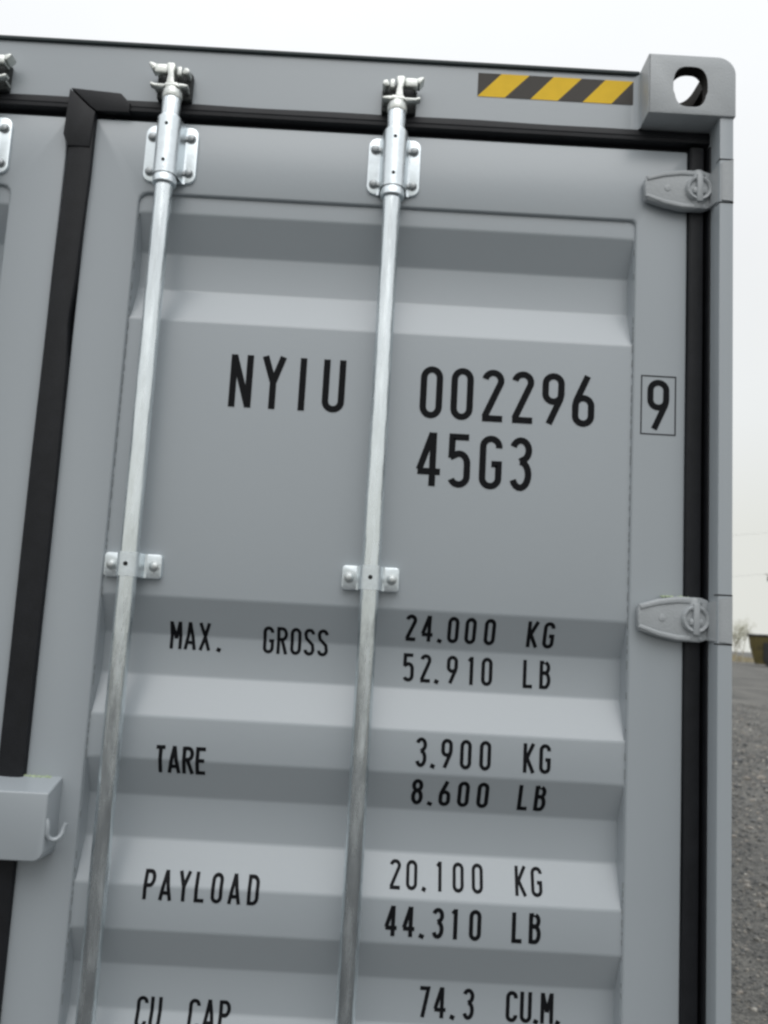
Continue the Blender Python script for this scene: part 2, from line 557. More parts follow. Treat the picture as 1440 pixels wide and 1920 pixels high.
def build_door(mirror):
    s = (lambda x: x) if not mirror else (lambda x: 2*XC-x)
    bm = bmesh.new()
    outer = rrect(DX0, DX1, DZ0, DZ1, 0.004, n=3)
    inner = rrect(PX0, PX1, PZ0, PZ1, 0.018, n=3, rs=(0.004, 0.004, 0.010, 0.017))
    # ring with matched vertex counts
    def ring(pts, y, off=0.0):
        return [bm.verts.new((p[0], y, p[1])) for p in pts]
    def shrink(pts, dx, cxm=(PX0+PX1)/2, czm=(PZ0+PZ1)/2):
        return [(p[0]+dx*math.copysign(1, cxm-p[0]), p[1]+dx*math.copysign(1, czm-p[1])) for p in pts]
    r = [ring(outer, 0.048), ring(outer, 0.003), ring(shrink(outer, 0.001), 0.0008), ring(shrink(outer, 0.003), 0.0),
         ring(shrink(inner, -0.0045), 0.0), ring(shrink(inner, -0.0012), 0.0012), ring(inner, 0.0045), ring(inner, 0.05)]
    n = len(outer)
    for a, c in zip(r, r[1:]):
        for i in range(n):
            bm.faces.new((a[i], a[(i+1) % n], c[(i+1) % n], c[i]))
    for v in bm.verts:
        v.co.x = s(v.co.x)
    bmesh.ops.recalc_face_normals(bm, faces=bm.faces[:])
    door = finish('cargo_door', bm, M['paint'], cont, smooth=50)
    # corrugated panel
    bm = bmesh.new()
    g = -0.003
    xs = [PX0+g, PX0+0.001, PX0+0.0027, PX0+0.06] + list(np.linspace(PX0+0.12, PX1-0.12, 8)) + [PX1-0.06, PX1-0.0027, PX1-0.001, PX1-g]
    zz = set()
    for z, d in brk:
        zz.add(round(z, 5))
    zl = sorted(zz)
    zl2 = []
    bendr = 0.0035
    for z in zl:   # rounded press bends: three rows at each bend
        if z in (PZ0, PZ1): zl2.append(z+0.004 if z == PZ1 else z-0.004)
        else: zl2 += [z-bendr, z-bendr*.35, z+bendr*.35, z+bendr]
    rows = []
    for z in sorted(zl2):
        row = []
        for x in xs:
            y = (surf(x, z-0.0025)+surf(x, z)+surf(x, z+0.0025))/3
            row.append(bm.verts.new((s(x), y, z)))
        rows.append(row)
    for a, c in zip(rows, rows[1:]):
        for i in range(len(xs)-1):
            bm.faces.new((a[i], a[i+1], c[i+1], c[i]))
    bmesh.ops.recalc_face_normals(bm, faces=bm.faces[:])
    # normals towards the viewer
    if sum(f.normal.y for f in bm.faces) > 0:
        bmesh.ops.reverse_faces(bm, faces=bm.faces[:])
    finish('door_panel', bm, M['paint'], door, smooth=22)
    # backing so nothing shows through seams
    bm = bmesh.new()
    box(bm, *sorted((s(DX0+0.002), s(DX1-0.002))), 0.052, 0.056, DZ0, DZ1)
    finish('door_lining', bm, M['dark'], door, smooth=0)
    # a thin bead of sealant round the panel edge (broken in places)
    bm = bmesh.new()
    for side in (PX0+0.0004, PX1-0.0004):
        z = PZ0+0.02
        while z < PZ1-0.04:
            L = random.uniform(0.004, 0.02)
            zt = min(z+L, PZ1-0.04)
            if surf((PX0+PX1)/2, (z+zt)/2) < STEP+0.002 or random.random() < 0.5:
                box(bm, s(side)-0.0007, s(side)+0.0007, 0.0040, 0.0076, z, zt)
            z = zt+random.uniform(0.004, 0.016)
    sb_ = finish('sealant_bead', bm, mat('joint grime', (0.24, 0.26, 0.27), 0.7), door, smooth=0)
    sb_['kind'] = 'stuff'
    return door
door_r = build_door(False)
door_l = build_door(True)

# ---- gaskets
def gasket_h(x0, x1, door):
    bm = bmesh.new()
    prof = [(0.040, 2.7395), (0.014, 2.7398), (0.014, 2.7475), (-0.004, 2.7482), (-0.0078, 2.7498), (-0.0080, 2.7540),
            (-0.0070, 2.7552), (-0.0080, 2.7564), (-0.0072, 2.7615), (-0.0055, 2.7655), (-0.0005, 2.7675)]
    prof = [(p[0], 2.7395+(p[1]-2.7395)*1.40) for p in prof]
    n = 26
    rows = []
    for i in range(n+1):
        x = x0+(x1-x0)*i/n
        dz = 0.0006*math.sin(x*9.1)+0.0005*math.sin(x*23)
        rows.append([bm.verts.new((x, p[0], p[1]+(dz if k > 7 else 0))) for k, p in enumerate(prof)])
    for a, c in zip(rows, rows[1:]):
        for k in range(len(prof)-1):
            bm.faces.new((a[k], c[k], c[k+1], a[k+1]))
    finish('door_gasket', bm, M['rubber'], door, smooth=30)
gasket_h(-1.160, -0.0292, door_r)
gasket_h(-WID+0.0292, -1.2435, door_l)

def wob_seam(z):
    pts_z = [0.1, 1.55, 1.72, 1.9, 2.0887, 2.2562, 2.3365, 2.4081, 2.46, 2.62, 2.80]
    rt = [-1.1935, -1.1944, -1.1948, -1.193, -1.1931, -1.1962, -1.2014, -1.1966, -1.1952, -1.1905, -1.1905]
    lf = [-1.2430, -1.2430, -1.2430, -1.2442, -1.2445, -1.2430, -1.2426, -1.2432, -1.2430, -1.2390, -1.2385]
    return (float(np.interp(z, pts_z, lf))+1.243, float(np.interp(z, pts_z, rt))+1.195)
bm = bmesh.new()
prof = [(-1.243, 0.03), (-1.243, -0.002), (-1.241, -0.0075), (-1.236, -0.0100), (-1.2225, -0.0108), (-1.2175, -0.0112),
        (-1.203, -0.0110), (-1.197, -0.0085), (-1.195, -0.002), (-1.195, 0.03)]
extrude_profile_z(bm, prof, 0.15, 2.742, nz=120, wob=wob_seam)
finish('door_gasket', bm, M['rubber'], door_r, smooth=40)
# outer vertical gaskets
def gasket_v(sx, door):
    f = (lambda x: x) if sx > 0 else (lambda x: -WID-x)
    bm = bmesh.new()
    prof = [(-0.0675, 0.030), (-0.0672, 0.0008), (-0.0660, -0.0055), (-0.0630, -0.0078), (-0.0430, -0.0080), (-0.0405, -0.0072), (-0.0390, -0.0040), (-0.0385, 0.020), (-0.0335, 0.022), (-0.0330, -0.0100), (-0.0315, -0.0140), (-0.0287, -0.0145)]
    def wb(z):
        return (0.0008*math.sin(z*5.3)+0.0005*math.sin(z*14), 0)
    extrude_profile_z(bm, [(f(p[0]), p[1]) for p in prof], 0.15, 2.744, nz=60, wob=wb if sx > 0 else None)
    bmesh.ops.recalc_face_normals(bm, faces=bm.faces[:])
    finish('door_gasket', bm, M['rubber'], door, smooth=30)
gasket_v(1, door_r)
gasket_v(-1, door_l)
# corner piece where the seam gasket meets the top one
bm = bmesh.new()
# vertical leg
prism(bm, [(-1.2475, 2.698), (-1.2370, 2.674), (-1.1960, 2.674), (-1.1915, 2.745), (-1.2060, 2.7560), (-1.2440, 2.7900)],
      -0.0135, 0.012, 0.0025, 2)
bm2 = bmesh.new()
prism(bm2, [(-1.2420, 2.7915), (-1.2040, 2.7572), (-1.190, 2.7470), (-1.128, 2.7480), (-1.128, 2.7665), (-1.1460, 2.7850), (-1.150, 2.7862)],
      -0.0125, -0.0004, 0.0025, 2)
merge(bm, bm2)
finish('gasket_corner', bm, M['rubber'], door_r, smooth=40)

# ---- lettering
A_ = 0.150
T_ = 0.058
def arc(cx, cz, rx, rz, a0, a1, n=14):
    return [(cx+rx*math.cos(R(a0+(a1-a0)*i/n)), cz+rz*math.sin(R(a0+(a1-a0)*i/n))) for i in range(n+1)]
a = A_; lo = T_; hi = 1-T_
G = {
 '0': [arc(0, hi-a*1.1, a, a*1.1, 0, 180)+arc(0, lo+a*1.1, a, a*1.1, 180, 360)+[(a, hi-a*1.1)]],
 'N': [[(-a, 0), (-a, 1)], [(-a+.005, .96), (a-.005, .04)], [(a, 0), (a, 1)]],
 'Y': [[(-a-.02, 1), (0, .50)], [(a+.02, 1), (0, .50)], [(0, .53), (0, 0)]],
 'I': [[(0, 0), (0, 1)]],
 'U': [[(-a, 1), (-a, lo+a)]+arc(0, lo+a, a, a, 180, 360)+[(a, 1)]],
 '2': [arc(0, hi-a, a, a, 170, -22)+[(-a+.01, lo+.03)], [(-a-.035, lo), (a+.045, lo)]],
 '9': [arc(0, hi-a, a, a, 0, 180)+arc(0, .60, a, a, 180, 345)+[(a, hi-a)], [(a, .72), (a, .60), (a-.02, .50), (-.075, .02)]],
 '6': [arc(0, lo+a, a, a, 180, 360)+arc(0, .40, a, a, 0, 165)+[(-a, lo+a)], [(-a, .28), (-a, .40), (-a+.02, .50), (.075, .98)]],
 '4': [[(.045, .99), (-a-.03, .30)], [(-a-.06, .27), (a+.06, .27)], [(.065, 0), (.065, 1)]],
 '5': [[(a+.02, hi), (-a+.01, hi), (-a+.005, .545)], [(-a-.02, .56)]+arc(0, .44, a, .19, 118, 0)+arc(0, lo+a, a, a, 0, -158)],
 'G': [arc(0, hi-a, a, a, -8, 180)+arc(0, lo+a, a, a, 180, 360)+[(a, .47), (.015, .47)]],
 '3': [arc(0, .755, a, .187, 160, -75)+[(-.01, .545)], arc(0, .30, a, .242, 95, -155)],
 'M': [[(-a-.02, 0), (-a-.02, 1)], [(-a-.01, .97), (0, .38)], [(0, .38), (a+.01, .97)], [(a+.02, 0), (a+.02, 1)]],
 'A': [[(-a-.03, 0), (0, 1)], [(0, 1), (a+.03, 0)], [(-a+.02, .26), (a-.02, .26)]],
 'X': [[(-a-.02, 0), (a+.02, 1)], [(-a-.02, 1), (a+.02, 0)]],
 '.': [[(-.028, -.02), (.030, .115)]],
 'R': [[(-a, 0), (-a, 1)], [(-a, hi), (0, hi)]+arc(0, hi-.20, a, .20, 90, -90)+[(-a, hi-.40)], [(-.01, .52), (a+.01, 0)]],
 'O': [],
 'S': [arc(0, hi-a, a, a, 0, 190)+[(-a+.03, .63), (a-.03, .40)]+arc(0, lo+a, a, a, 10, -180)],
 'T': [[(-a-.02, hi), (a+.02, hi)], [(0, 1-T_, ), (0, 0)]],
 'E': [[(a, lo), (-a, lo), (-a, hi), (a, hi)], [(-a, .52), (a-.03, .52)]],
 'K': [[(-a, 0), (-a, 1)], [(-a, .36), (a+.01, 1)], [(-.07, .49), (a+.02, 0)]],
 'L': [[(-a, 1), (-a, lo), (a, lo)]],
 'B': [[(-a, 0), (-a, 1)], [(-a, hi), (0, hi)]+arc(-.01, hi-.19, a-.01, .19, 90, -90)+[(-a, hi-.38)],
       [(-a, hi-.38), (0, hi-.38)]+arc(0, lo+.255, a, .255, 90, -90)+[(-a, lo)]],
 'P': [[(-a, 0), (-a, 1)], [(-a, hi), (0, hi)]+arc(0, hi-.22, a, .22, 90, -90)+[(-a, hi-.44)]],
 'D': [[(-a, 0), (-a, 1)], [(-a, hi), (-.02, hi)]+arc(-.02, hi-.22, a+.02, .22, 90, 0)+arc(-.02, lo+.22, a+.02, .22, 0, -90)+[(-a, lo)]],
 'C': [arc(0, hi-a, a, a, -8, 180)+arc(0, lo+a, a, a, 180, 368)],
 '7': [[(-a-.01, hi), (a, hi), (-.045, 0)]],
 '1': [[(.02, 0), (.02, 1)], [(.02, .965), (-.085, .84)]],
 '8': [arc(0, .755, a-.01, .187, 90, 450), arc(0, .305, a, .247, 90, 450)],
}
G['O'] = G['0']
def ribbon(bm, pts, half, closed, layer, flat):
    # resample to 2.5 mm
    P = []
    for i in range(len(pts)-1):
        p, q_ = np.array(pts[i]), np.array(pts[i+1])
        L = np.linalg.norm(q_-p)
        if L < 1e-6: continue
        n = max(1, int(math.ceil(L/0.0025)))
        for k in range(n):
            P.append(p+(q_-p)*k/n)
    P.append(np.array(pts[-1]))
    if closed: P = P[:-1]
    n = len(P)
    rows = []
    for i in range(n):
        if closed:
            d0 = P[i]-P[i-1]; d1 = P[(i+1) % n]-P[i]
        else:
            d0 = P[i]-P[max(i-1, 0)] if i > 0 else P[1]-P[0]
            d1 = P[min(i+1, n-1)]-P[i] if i < n-1 else P[n-1]-P[n-2]
        d0 = d0/np.linalg.norm(d0); d1 = d1/np.linalg.norm(d1)
        t_ = d0+d1; t_ /= np.linalg.norm(t_)
        nn = np.array([-t_[1], t_[0]])
        sc = 1/max(0.6, float(np.dot(nn, np.array([-d0[1], d0[0]]))))
        row = []
        nc = 5 if half > 0.004 else 3
        for k in range(nc):
            pt = P[i]+nn*half*sc*(-1+2*k/(nc-1))
            y = 0.0 if flat else surf(pt[0], pt[1])
            row.append(bm.verts.new((pt[0], y-0.0007-0.00006*layer, pt[1])))
        rows.append(row)
    m_ = n if closed else n-1
    for i in range(m_):
        a_, c_ = rows[i], rows[(i+1) % n]
        for k in range(len(a_)-1):
            bm.faces.new((a_[k], c_[k], c_[k+1], a_[k+1]))
TEXT = [
 ("NYIU", [-0.8811, -0.8224, -0.7686, -0.7109], 2.1960, 2.2948, .060),
 ("002296", [-0.5319, -0.4755, -0.4193, -0.3644, -0.3081, -0.2528], 2.1955, 2.2928, .060),
 ("45G3", [-0.5298, -0.4755, -0.4183, -0.3641], 2.0702, 2.1690, .060),
 ("9", [-0.1175], 2.1949, 2.2895, .056),
 ("MAX.", [-0.9664, -0.9410, -0.9146, -0.8890], 1.7543, 1.8028, .054),
 ("GROSS", [-0.8004, -0.7758, -0.7514, -0.7271, -0.7029], 1.7554, 1.8031, .054),
 ("24.000KG", [-0.5466, -0.5170, -0.4946, -0.4712, -0.4402, -0.4057, -0.3289, -0.3003], 1.7920, 1.8376, .060),
 ("52.910LB", [-0.5470, -0.5163, -0.4961, -0.4683, -0.4347, -0.4060, -0.3311, -0.3014], 1.7195, 1.7690, .058),
 ("TARE", [-0.9691, -0.9455, -0.9212, -0.8982], 1.5421, 1.5893, .060),
 ("3.900KG", [-0.5191, -0.4983, -0.4742, -0.4413, -0.4074, -0.3314, -0.3035], 1.5771, 1.6268, .058),
 ("8.600LB", [-0.5213, -0.4985, -0.4733, -0.4407, -0.4068, -0.3349, -0.3065], 1.5094, 1.5551, .064),
 ("PAYLOAD", [-0.9691, -0.9410, -0.9105, -0.8821, -0.8540, -0.8241, -0.7923], 1.3345, 1.3810, .056),
 ("20.100KG", [-0.5525, -0.5239, -0.5028, -0.4761, -0.4438, -0.4107, -0.3361, -0.3085], 1.3712, 1.4151, .051),
 ("44.310LB", [-0.5555, -0.5256, -0.5039, -0.4768, -0.4478, -0.4134, -0.3410, -0.3121], 1.2974, 1.3462, .064),
 ("74.3CU.M.", [-0.4916, -0.4637, -0.4427, -0.4157, -0.3412, -0.3170, -0.2997, -0.2809, -0.2622], 1.1581, 1.2077, .060),
 ("CU CAP", [-0.9702, -0.9467, 0, -0.8813, -0.8559, -0.8296], 1.1200, 1.1676, .056),
]
for s_, xs, z0, z1, hw in TEXT:
    flat = s_ == "9"
    h = z1-z0
    nom = 0.099 if h > 0.08 else 0.0495
    wsc = nom*(0.98 if h > .08 else 0.92)
    for ch, xc in zip(s_, xs):
        if ch == ' ': continue
        bm = bmesh.new()
        for li, st in enumerate(G[ch]):
            half = (hw+(0.005 if nom < .06 else 0))*nom*(1.25 if ch == '.' else 1.0)
            pts = [(xc+p[0]*wsc, z0+p[1]*h) for p in st]
            cl = len(st) > 8 and (abs(st[0][0]-st[-1][0])+abs(st[0][1]-st[-1][1]) < 1e-3)
            ribbon(bm, pts, half, cl, li, flat)
        for f in bm.faces:
            f.normal_update()
            if f.normal.y > 0: f.normal_flip()
        o = finish('painted_digit' if ch.isdigit() else ('painted_dot' if ch == '.' else 'painted_letter'), bm, M['ink'], door_r, smooth=0)
        if ch != '.': o['label'] = 'black painted %s %s' % ('digit' if ch.isdigit() else 'letter', ch)
# check digit frame
bm = bmesh.new()
bx0, bx1, bz0, bz1, tw = -0.1497, -0.0850, 2.1862, 2.2972, 0.0023
ro = [bm.verts.new(p) for p in ((bx0, -0.0006, bz0), (bx1, -0.0006, bz0), (bx1, -0.0006, bz1), (bx0, -0.0006, bz1))]
ri = [bm.verts.new(p) for p in ((bx0+tw, -0.0006, bz0+tw), (bx1-tw, -0.0006, bz0+tw), (bx1-tw, -0.0006, bz1-tw), (bx0+tw, -0.0006, bz1-tw))]
for i in range(4):
    bm.faces.new((ro[i], ro[(i+1) % 4], ri[(i+1) % 4], ri[i]))
finish('check_digit_frame', bm, M['ink_thin'], door_r, smooth=0)

# ---- locking rods
YR, RRD = -0.0325, 0.0163
def rivet(bm, x, z, y=-0.0065, r=0.0078, h=0.0075):
    lathe(bm, [(r*1.18, 0), (r*1.18, 0.0012), (r, 0.0016), (r*0.98, h*0.45), (r*0.72, h*0.85), (r*0.3, h)], (x, y, z), 'Y-', n=14)
def build_rod(xa, door, rot=0.0, flip=1):
    bm = bmesh.new()
    lathe(bm, [(RRD, 0.19), (RRD, 2.598)], (xa, YR, 0), n=32)
    lathe(bm, [(0.0172, 2.7125), (0.0172, 2.7655), (0.0160, 2.768)], (xa, YR, 0), n=32)
    rod = finish('lock_rod', bm, M['rod'], cont, smooth=40)
    # top bearing: plate, saddle sleeve
    bm = bmesh.new()
    prism(bm, rrect(xa-0.0495, xa+0.0495, 2.6150, 2.7275, 0.017, n=6), -0.0065, -0.0002, 0.002, 2)
    # half-round saddle swelling out of the plate
    b = bmesh.new()
    n = 18
    prof = []
    for i in range(n+1):
        an = R(180*i/n)
        prof.append((xa-0.0225*math.cos(an), YR-0.0225*math.sin(an)))
    prof = [(xa-0.0225, -0.004)]+prof+[(xa+0.0225, -0.004)]
    # flared feet
    prof = [(xa-0.0305, -0.0066), (xa-0.0265, -0.0080)]+prof[1:-1]+[(xa+0.0265, -0.0080), (xa+0.0305, -0.0066)]
    extrude_profile_z(b, prof, 2.6130, 2.7240)
    bmesh.ops.recalc_face_normals(b, faces=b.faces[:])
    merge(bm, b)
    lathe(bm, [(0.0170, 2.7300), (0.0190, 2.7290), (0.0212, 2.7235), (0.0212, 2.640)], (xa, YR, 0), n=32, cap=False)
    lathe(bm, [(0.0165, 2.5960), (0.0200, 2.5955), (0.0218, 2.5975), (0.0218, 2.6075), (0.0208, 2.6100), (0.0212, 2.6150)], (xa, YR, 0), n=32, cap=False)
    br = finish('rod_bracket', bm, M['zinc'], rod, smooth=40)
    for zz in (2.7055, 2.6345):
        bm = bmesh.new()
        lathe(bm, [(0.0032, -0.001), (0.0032, 0.0006)], (xa, YR-0.0224, zz), 'Y-', n=12)
        finish('pin_hole', bm, M['dark'], rod, smooth=0)
    for dx, zz in ((-0.0365, 2.7035), (0.0365, 2.7035), (-0.0365, 2.6345), (0.0365, 2.6345)):
        bm = bmesh.new()
        rivet(bm, 0, 0, 0)
        sx = 1 if dx > 0 else -1
        box(bm, *sorted((-sx*0.0045, -sx*0.0130)), -0.0050, 0.0, -0.0050, 0.0030, 0.001)
        finish('bolt', bm, M['bolt'], rod, smooth=35, loc=(xa+dx, -0.0066, zz))
    # middle bearing and one lower down
    for zc in (1.8965, 0.62):
        bm = bmesh.new()
        prism(bm, rrect(xa-0.0505, xa+0.0505, zc-0.0215, zc+0.0215, 0.006, n=4), -0.0050, 0.008, 0.0015, 2)
        b = bmesh.new()
        prof = []
        for i in range(17):
            an = R(180*i/16)
            prof.append((xa-0.0195*math.cos(an), YR-0.0190*math.sin(an)))
        prof = [(xa-0.0250, -0.0052), (xa-0.0215, -0.0080)]+prof+[(xa+0.0215, -0.0080), (xa+0.0250, -0.0052)]
        extrude_profile_z(b, prof, zc-0.0210, zc+0.0210)
        for zz in (zc-0.0210, zc+0.0210):   # close the thickness
            o_ = [b.verts.new((p[0], p[1], zz)) for p in prof[2:-2]]
            i_ = [b.verts.new((xa+(p[0]-xa)*0.84, YR+(p[1]-YR)*0.84, zz)) for p in prof[2:-2]]
            for k in range(len(o_)-1):
                b.faces.new((o_[k], o_[k+1], i_[k+1], i_[k]))
        bmesh.ops.recalc_face_normals(b, faces=b.faces[:])
        merge(bm, b)
        finish('rod_clamp', bm, M['zinc'], rod, smooth=40)
        bm = bmesh.new()
        lathe(bm, [(0.0040, -0.001), (0.0040, 0.0006)], (xa, YR-0.0189, zc), 'Y-', n=12)
        finish('pin_hole', bm, M['dark'], rod, smooth=0)
        for dx in (-0.0375, 0.0375):
            bm = bmesh.new()
            rivet(bm, 0, 0, 0, 0.0082, 0.0050)
            finish('bolt', bm, M['clampbolt'], rod, smooth=35, loc=(xa+dx, -0.0051, zc))
    # cam on the rod end
    bm = bmesh.new()
    lathe(bm, [(0.0175, 2.7640), (0.0185, 2.7660), (0.0183, 2.7790), (0.0150, 2.7840), (0.0125, 2.7920)], (xa, YR, 0), n=20)
    def P(x, z): return (xa+flip*x, z)
    def fp(pts): return [P(*p_) for p_ in (pts if flip > 0 else pts[::-1])]
    def bx(x0, x1, y0, y1, z0, z1, bev):
        u0, u1 = sorted((xa+flip*x0, xa+flip*x1)); box(bm, u0, u1, y0, y1, z0, z1, bev)
    # central web, waisted, with a flat head
    prism(bm, fp([(-0.0090, 2.780), (0.0120, 2.780), (0.0100, 2.796), (0.0085, 2.808), (0.0120, 2.821), (0.0125, 2.829), (0.0085, 2.832),
                  (-0.0020, 2.831), (-0.0045, 2.826), (-0.0020, 2.814), (-0.0040, 2.797)]), -0.047, -0.018, 0.0030)
    prism(bm, fp([(-0.0150, 2.783), (0.0160, 2.783), (0.0120, 2.7915), (-0.0110, 2.7930)]), -0.0475, -0.020, 0.004)
    finish('cam', bm, M['forge'], rod, smooth=35)
    # keeper welded to the header: upper jaws, lower lip, all standing off the header
    bm = bmesh.new()
    bx(0.0120, 0.0360, -0.040, -0.026, 2.8155, 2.8325, 0.0028)
    bx(0.0290, 0.0350, -0.034, -0.003, 2.8180, 2.8315, 0.0020)
    prism(bm, fp([(0.0330, 2.8240), (0.0400, 2.8215), (0.0470, 2.8310), (0.0480, 2.8345), (0.0440, 2.8360), (0.0340, 2.8325)]), -0.040, -0.016, 0.0025)
    bx(-0.0280, -0.0170, -0.040, -0.028, 2.8145, 2.8225, 0.0022)
    bx(-0.0275, -0.0225, -0.034, -0.003, 2.8150, 2.8220, 0.0020)
    prism(bm, fp([(-0.0290, 2.8160), (-0.0210, 2.8150), (-0.0180, 2.8215), (-0.0205, 2.8262), (-0.0265, 2.8255), (-0.0300, 2.8210)]), -0.041, -0.020, 0.0022)
    bx(-0.0155, -0.0065, -0.041, -0.022, 2.8110, 2.8280, 0.0022)
    prism(bm, fp([(-0.0285, 2.7885), (-0.0100, 2.7870), (0.0, 2.7850), (0.0180, 2.7850), (0.0340, 2.7868), (0.0420, 2.7900), (0.0430, 2.7940),
                  (0.0390, 2.7950), (0.0330, 2.7925), (0.0150, 2.7925), (-0.0090, 2.7955), (-0.0210, 2.7940), (-0.0285, 2.7925)]),
          -0.0405, -0.027, 0.0025)
    for u in (-0.0240, 0.0330):
        bx(u-0.003, u+0.003, -0.034, -0.003, 2.7880, 2.7925, 0.0015)
    kp = finish('cam_keeper', bm, M['forge'], header, smooth=35)
    # plate coloured near-black to put in the shade behind and under the jaws
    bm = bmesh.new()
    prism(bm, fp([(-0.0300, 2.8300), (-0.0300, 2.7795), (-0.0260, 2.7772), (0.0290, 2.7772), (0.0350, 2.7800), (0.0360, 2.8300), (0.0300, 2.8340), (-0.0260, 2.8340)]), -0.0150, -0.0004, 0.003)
    finish('keeper_shade_plate', bm, M['shade'], header, smooth=35)
    return rod
build_rod(-1.0440, door_r, flip=-1)
build_rod(-0.6238, door_r, flip=1)
build_rod(-1.3960, door_l, flip=1)
build_rod(-1.8140, door_l, flip=-1)

# ---- hinges
def hinge(zc, sx, door, ztop_dx=0.0):
    f = (lambda x: x) if sx > 0 else (lambda x: -WID-x)
    def pp(pts): return [(f(p[0]), zc+p[1]) for p in (pts if sx > 0 else pts[::-1])]
    bm = bmesh.new()
    outl = [(-0.1535, -0.0180), (-0.1500, -0.0240), (-0.1180, -0.0335), (-0.0850, -0.0395), (-0.0450, -0.0395), (-0.0310, -0.0340),
            (-0.0310, 0.0340), (-0.0450, 0.0385), (-0.0850, 0.0385), (-0.1180, 0.0330), (-0.1510, 0.0220), (-0.1540, 0.0150)]
    prism(bm, pp(outl), -0.0210, -0.0085, 0.0030, 3)
    prism(bm, pp([(max(-0.146, min(-0.036, p[0])), p[1]*0.80) for p in outl]), -0.0120, -0.0006, 0.001, 1)
    # raised rims on upper and lower edge
    prism(bm, pp([(-0.1500, 0.0120), (-0.1180, 0.0215), (-0.0850, 0.0265), (-0.0420, 0.0265), (-0.0420, 0.0360), (-0.0850, 0.0370),
                  (-0.1180, 0.0315), (-0.1520, 0.0205)]), -0.0234, -0.018, 0.0028, 3)
    prism(bm, pp([(-0.1500, -0.0130), (-0.1540, -0.0190), (-0.1180, -0.0325), (-0.0850, -0.0380), (-0.0420, -0.0380), (-0.0420, -0.0290), (-0.0850, -0.0285),
                  (-0.1180, -0.0230)]), -0.0234, -0.018, 0.0028, 3)
    # knuckle barrel
    x = f(-0.0545)
    lathe(bm, [(0.0105, zc-0.0385), (0.0120, zc-0.0365), (0.0120, zc+0.0355), (0.0105, zc+0.0375)], (x, -0.0145, 0), n=22)
    hg = finish('hinge', bm, M['cast'], cont, smooth=40)
    # round boss with a cross web over the pin
    bm = bmesh.new()
    prof_o, prof_i = 0.0240, 0.0170
    n = 36
    rings = []
    for (r_, y) in ((prof_o+.002, -0.018), (prof_o, -0.0280), (prof_o-.0020, -0.0300), (prof_i+.003, -0.0300), (prof_i, -0.0275), (prof_i-.001, -0.0250), (0.001, -0.0250)):
        rings.append([bm.verts.new((x+r_*math.cos(2*math.pi*i/n), y, zc+r_*math.sin(2*math.pi*i/n))) for i in range(n)])
    for a_, c_ in zip(rings, rings[1:]):
        for i in range(n):
            bm.faces.new((a_[i], a_[(i+1) % n], c_[(i+1) % n], c_[i]))
    box(bm, x-0.0060, x+0.0060, -0.0325, -0.020, zc-0.0280, zc+0.0280, 0.0035)
    box(bm, x-0.0120, x+0.0120, -0.0300, -0.022, zc-0.0110, zc+0.0010, 0.003)

    bmesh.ops.recalc_face_normals(bm, faces=bm.faces[:])
    finish('hinge_boss', bm, M['cast'], hg, smooth=40)
    bm = bmesh.new()
    lathe(bm, [(0.0070, -0.001), (0.0064, 0.0010), (0.0040, 0.0016)], (f(-0.1120), -0.0208, zc), 'Y-', n=14)
    finish('hinge_rivet', bm, M['cast'], hg, smooth=40)
    # lug welded to the post, swelling over its edge
    bm = bmesh.new()
    pr = [(-0.0345, -0.014), (-0.0340, -0.028), (-0.0325, -0.036), (-0.0300, -0.046), (-0.0270, -0.0545), (-0.0235, -0.0582),
          (-0.0060, -0.0582), (-0.0032, -0.0565), (-0.0022, -0.052), (-0.0022, -0.014)]
    lo_, hi_ = [], []
    for px_, py_ in pr:
        k_ = min(1, max(0, (px_+0.0345)/0.020))
        lo_.append(bm.verts.new((f(px_), py_, zc-0.0350-0.0035*k_)))
        hi_.append(bm.verts.new((f(px_), py_, zc+0.0300+0.0115*k_)))
    for i in range(len(pr)-1):
        bm.faces.new((lo_[i], lo_[i+1], hi_[i+1], hi_[i]))
    bm.faces.new(lo_[::-1]); bm.faces.new(hi_)
    bmesh.ops.recalc_face_normals(bm, faces=bm.faces[:])
    finish('hinge_lug', bm, M['cast'], hg, smooth=50)
    # gap lines above and below the lug on the post
    for dz in (-0.0405, 0.0430):
        bm = bmesh.new()
        u0, u1 = sorted((f(-0.0287), f(-0.0030)))
        box(bm, u0, u1, -0.0562, -0.040, zc+dz-0.0011, zc+dz+0.0011)
        finish('hinge_gap', bm, M['dark'], hg, smooth=0)
    return hg
for zc in (2.6530, 1.8560, 1.06, 0.33):
    for sx, dr in ((1, door_r), (-1, door_l)):
        hg = hinge(zc, sx, dr)
        if sx > 0 and zc == 1.8560:
            hm = hg

# ---- lock box over the seam
bm = bmesh.new()
lx0, lx1, lz0, lz1 = -1.306, -1.1310, 1.4030, 1.5265
prism(bm, rrect(lx0, lx1, lz0, lz1-0.014, 0.006, n=5, rs=(0.017, 0.017, 0.0032, 0.0032)), -0.062, -0.0006, 0.0028, 3)
for v in bm.verts:
    if v.co.y > -0.001:
        if v.co.z > 1.50: v.co.z += 0.016
        elif v.co.z < 1.412: v.co.z -= 0.004
lock = finish('lock_box', bm, M['paint'], cont, smooth=40)
bm = bmesh.new()
pts = [(-1.1330, -0.0550, 1.4690), (-1.1305, -0.0560, 1.4660), (-1.1290, -0.0560, 1.4560)]
for i in range(13):
    an = math.pi*i/12
    pts.append((-1.1185-0.0105*math.cos(an), -0.0560+0.014*i/12, 1.4480-0.0130*math.sin(an)+0.003*i/12))
pts += [(-1.1060, -0.0415, 1.4570), (-1.1040, -0.0410, 1.4620)]
tube(bm, pts, 0.0040, n=12)
o = finish('padlock_hook', bm, M['paint'], lock, smooth=60)

